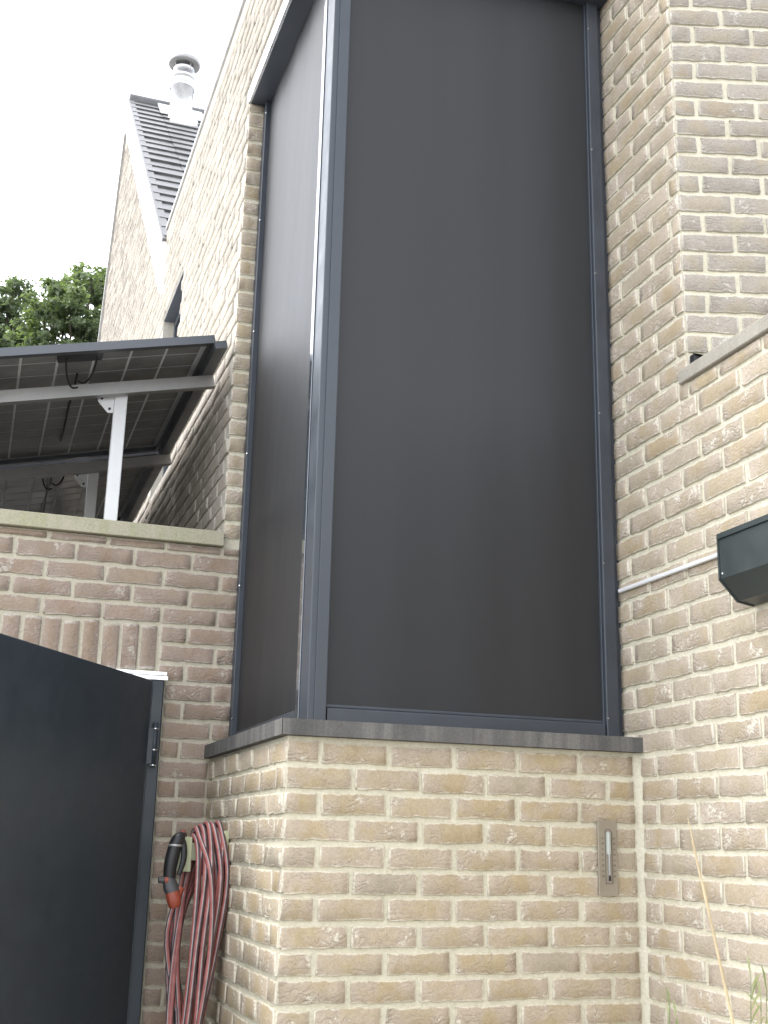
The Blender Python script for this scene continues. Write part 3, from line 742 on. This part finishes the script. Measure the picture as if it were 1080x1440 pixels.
# ------------------------------------------------------------------ cane and young plants by the right wall
ct = pix(967, 1150, Y=2.86); cm_ = pix(1012, 1370, Y=2.80); dv = (cm_-ct).normalized()
Lc = (ct.z-GZ)/-dv.z
cane = MB(); cpts = []; crad = []
for i in range(41):
    t = i/40*Lc; p = ct+dv*t+Vector((.010*math.sin(t*2.4), 0, 0))
    cpts.append(p); crad.append(.0012+.0028*min(1, t/.35)+(.0016 if i % 8 == 5 else 0))
cane.tube(cpts, crad, 8)
cn = thing('bamboo_cane', tuple(ct+dv*Lc), 'thin dry straw-coloured cane leaning against nothing before the right wall', 'cane')
cn['label'] = 'thin dry straw-coloured cane standing in front of the right-hand brick wall'
cane.build('stalk', 'cane', cn)
MB().tube([ct+dv*.16+Vector((.002, 0, 0)), ct+dv*.10+Vector((-.002, -.004, 0)), ct+dv*.06+Vector((-.006, -.006, 0))], [.003, .0025, .0008], 6).build('sheath', 'cane', cn)
def plant(tip_pix, Y, label, seed, n, group=None):
    rg = random.Random(seed)
    t0 = pix(*tip_pix[0], Y=Y); base = Vector((t0.x+.02, Y-.02, GZ))
    pl = thing('young_plant', tuple(base), label, 'plant', group)
    lv = MB(); st = MB()
    for tp in tip_pix:
        p = pix(*tp, Y=Y); b = base+Vector((rg.uniform(-.02, .02), rg.uniform(-.02, .02), 0))
        pts = [b.lerp(p, i/10)+Vector((.03*math.sin(i/10*3)*rg.uniform(-.6, .6), .02*math.sin(i/10*2.5), 0)) for i in range(11)]
        pts[-1] = p
        st.tube(pts, [.0035-.0025*i/10 for i in range(11)], 6)
        for q in range(n):
            f = 1-q*.022 if q < n*.6 else rg.uniform(.25, .9)
            i = min(int(f*10), 9); c = pts[i].lerp(pts[i+1], f*10-i) if f < 1 else p
            a = rg.uniform(0, 6.28); L = rg.uniform(.035, .085); d = Vector((math.cos(a)*.55, math.sin(a)*.55, rg.uniform(.5, 1.2))).normalized()
            if q == 0: d = Vector((-.15, 0, 1)).normalized()
            sd = d.cross(Vector((0, 1, .2))).normalized()*.0035
            up_ = d.cross(sd).normalized()*.0015
            vs = [c-sd*.4, c+sd*.4, c+d*L*.5+sd+up_, c+d*L*.5-sd+up_, c+d*L+Vector((0, 0, -.012))]
            lv.add(vs, [(0, 1, 2, 3), (3, 2, 4)], True, rg.random())
    st.build('stem', 'grass_leaf', pl, True); lv.build('leaves', 'grass_leaf', pl, True)
plant([(1056, 1374), (1078, 1392), (1070, 1405)], 2.72, 'young green plant with narrow leaves growing to the right of the cane', 3, 9)
plant([(942, 1416), (951, 1432)], 2.80, 'short green shoot growing between the cane and the bay', 5, 6)

# ------------------------------------------------------------------ trees behind the roof
def tree(base, clumps, label, seed, mat, nleaf, lsz):
    rg = random.Random(seed)
    tr = thing('tree', base, label, 'tree', 'trees beyond the flat roof')
    tk = MB(); bx, by, bz = base
    topz = max(c[2] for c in clumps)
    cx = sum(c[0] for c in clumps)/len(clumps)
    trunk = [(bx+(cx-bx)*t+.12*math.sin(t*5), by+.1*math.sin(t*4), bz+(topz-bz)*.82*t) for t in [i/10 for i in range(11)]]
    tk.tube(trunk, [.26*(1-.85*i/10) for i in range(11)], 10)
    for c in clumps:
        s = Vector(trunk[rg.randrange(4, 9)])
        e = Vector(c[:3]); m = s.lerp(e, .5)+Vector((0, 0, .25))
        tk.tube([s, m, e], [.07, .045, .015], 6)
    tk.build('trunk', 'bark', tr)
    cr = MB()
    for c in clumps:
        r = c[3]; nsub = 7
        tufts = [Vector((rg.gauss(0, 1), rg.gauss(0, 1), rg.gauss(0, .8))).normalized()*(r*rg.random()**.4) for _ in range(int(55*r*r)+6)]
        for _ in range(int(nleaf*r*r)):
            d = rg.choice(tufts)+Vector((rg.gauss(0, .075), rg.gauss(0, .075), rg.gauss(0, .05)))
            # small tufts: leaves gather round twig ends
            p = Vector(c[:3])+d
            nrm = (d.normalized()*.5+Vector((rg.gauss(0, .6), rg.gauss(0, .6), .7+rg.gauss(0, .4)))).normalized()
            a = nrm.orthogonal().normalized(); a = (Matrix.Rotation(rg.uniform(0, 6.28), 3, nrm) @ a); b = nrm.cross(a)
            L = lsz*rg.uniform(.6, 1.3); W = L*.48
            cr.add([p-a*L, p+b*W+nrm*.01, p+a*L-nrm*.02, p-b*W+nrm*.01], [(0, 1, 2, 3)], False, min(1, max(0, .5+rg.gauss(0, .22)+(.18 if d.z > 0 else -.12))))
    cr.build('crown', mat, tr, True)
def clump(px, py, Y, r): p = pix(px, py, Y=Y); return (p.x, p.y, p.z, r)
YT = 24.
T1 = [clump(100, 412, YT, .62), (0, 0, 0, 0)]
T1 = [clump(x, y, YT+dy, r) for x, y, r, dy in ((88, 408, .42, 0), (112, 402, .5, .5), (128, 396, .42, -.3), (70, 425, .45, .3), (100, 432, .62, -.6), (128, 432, .6, .4), (62, 450, .55, -.4), (92, 462, .65, .2), (128, 470, .6, -.2), (150, 410, .5, 1), (155, 450, .6, .5),
      (75, 500, .7, 0), (120, 520, .8, 0), (160, 510, .8, .5), (60, 560, .9, 0), (130, 590, 1.0, 0), (40, 480, .5, .3))]
tree((1.6, 24.4, GZ), T1, 'bright green leafy tree whose crown meets the gable edge', 8, 'leaf', 2300, .076)
T2 = [clump(x, y, YT+2.5+dy, r) for x, y, r, dy in ((20, 402, .34, 0), (30, 415, .4, .4), (8, 415, .3, 0), (14, 432, .32, -.2), (-6, 445, .5, 0), (36, 448, .4, 0), (8, 470, .5, .3), (34, 478, .45, .2), (-30, 470, .9, 0), (0, 510, .9, 0), (-40, 540, 1.1, 0), (40, 530, .8, 0), (10, 590, 1.1, 0), (-90, 500, 1.1, 0))]
tree((-1.6, 27, GZ), T2, 'darker sparse tree standing behind the bright green one', 9, 'leaf_dark', 1900, .076)

# ------------------------------------------------------------------ lift everything from eye level to the paving
for o in S.objects:
    if o.parent is None and o.type in ('MESH', 'EMPTY'): o.location.z += EYE
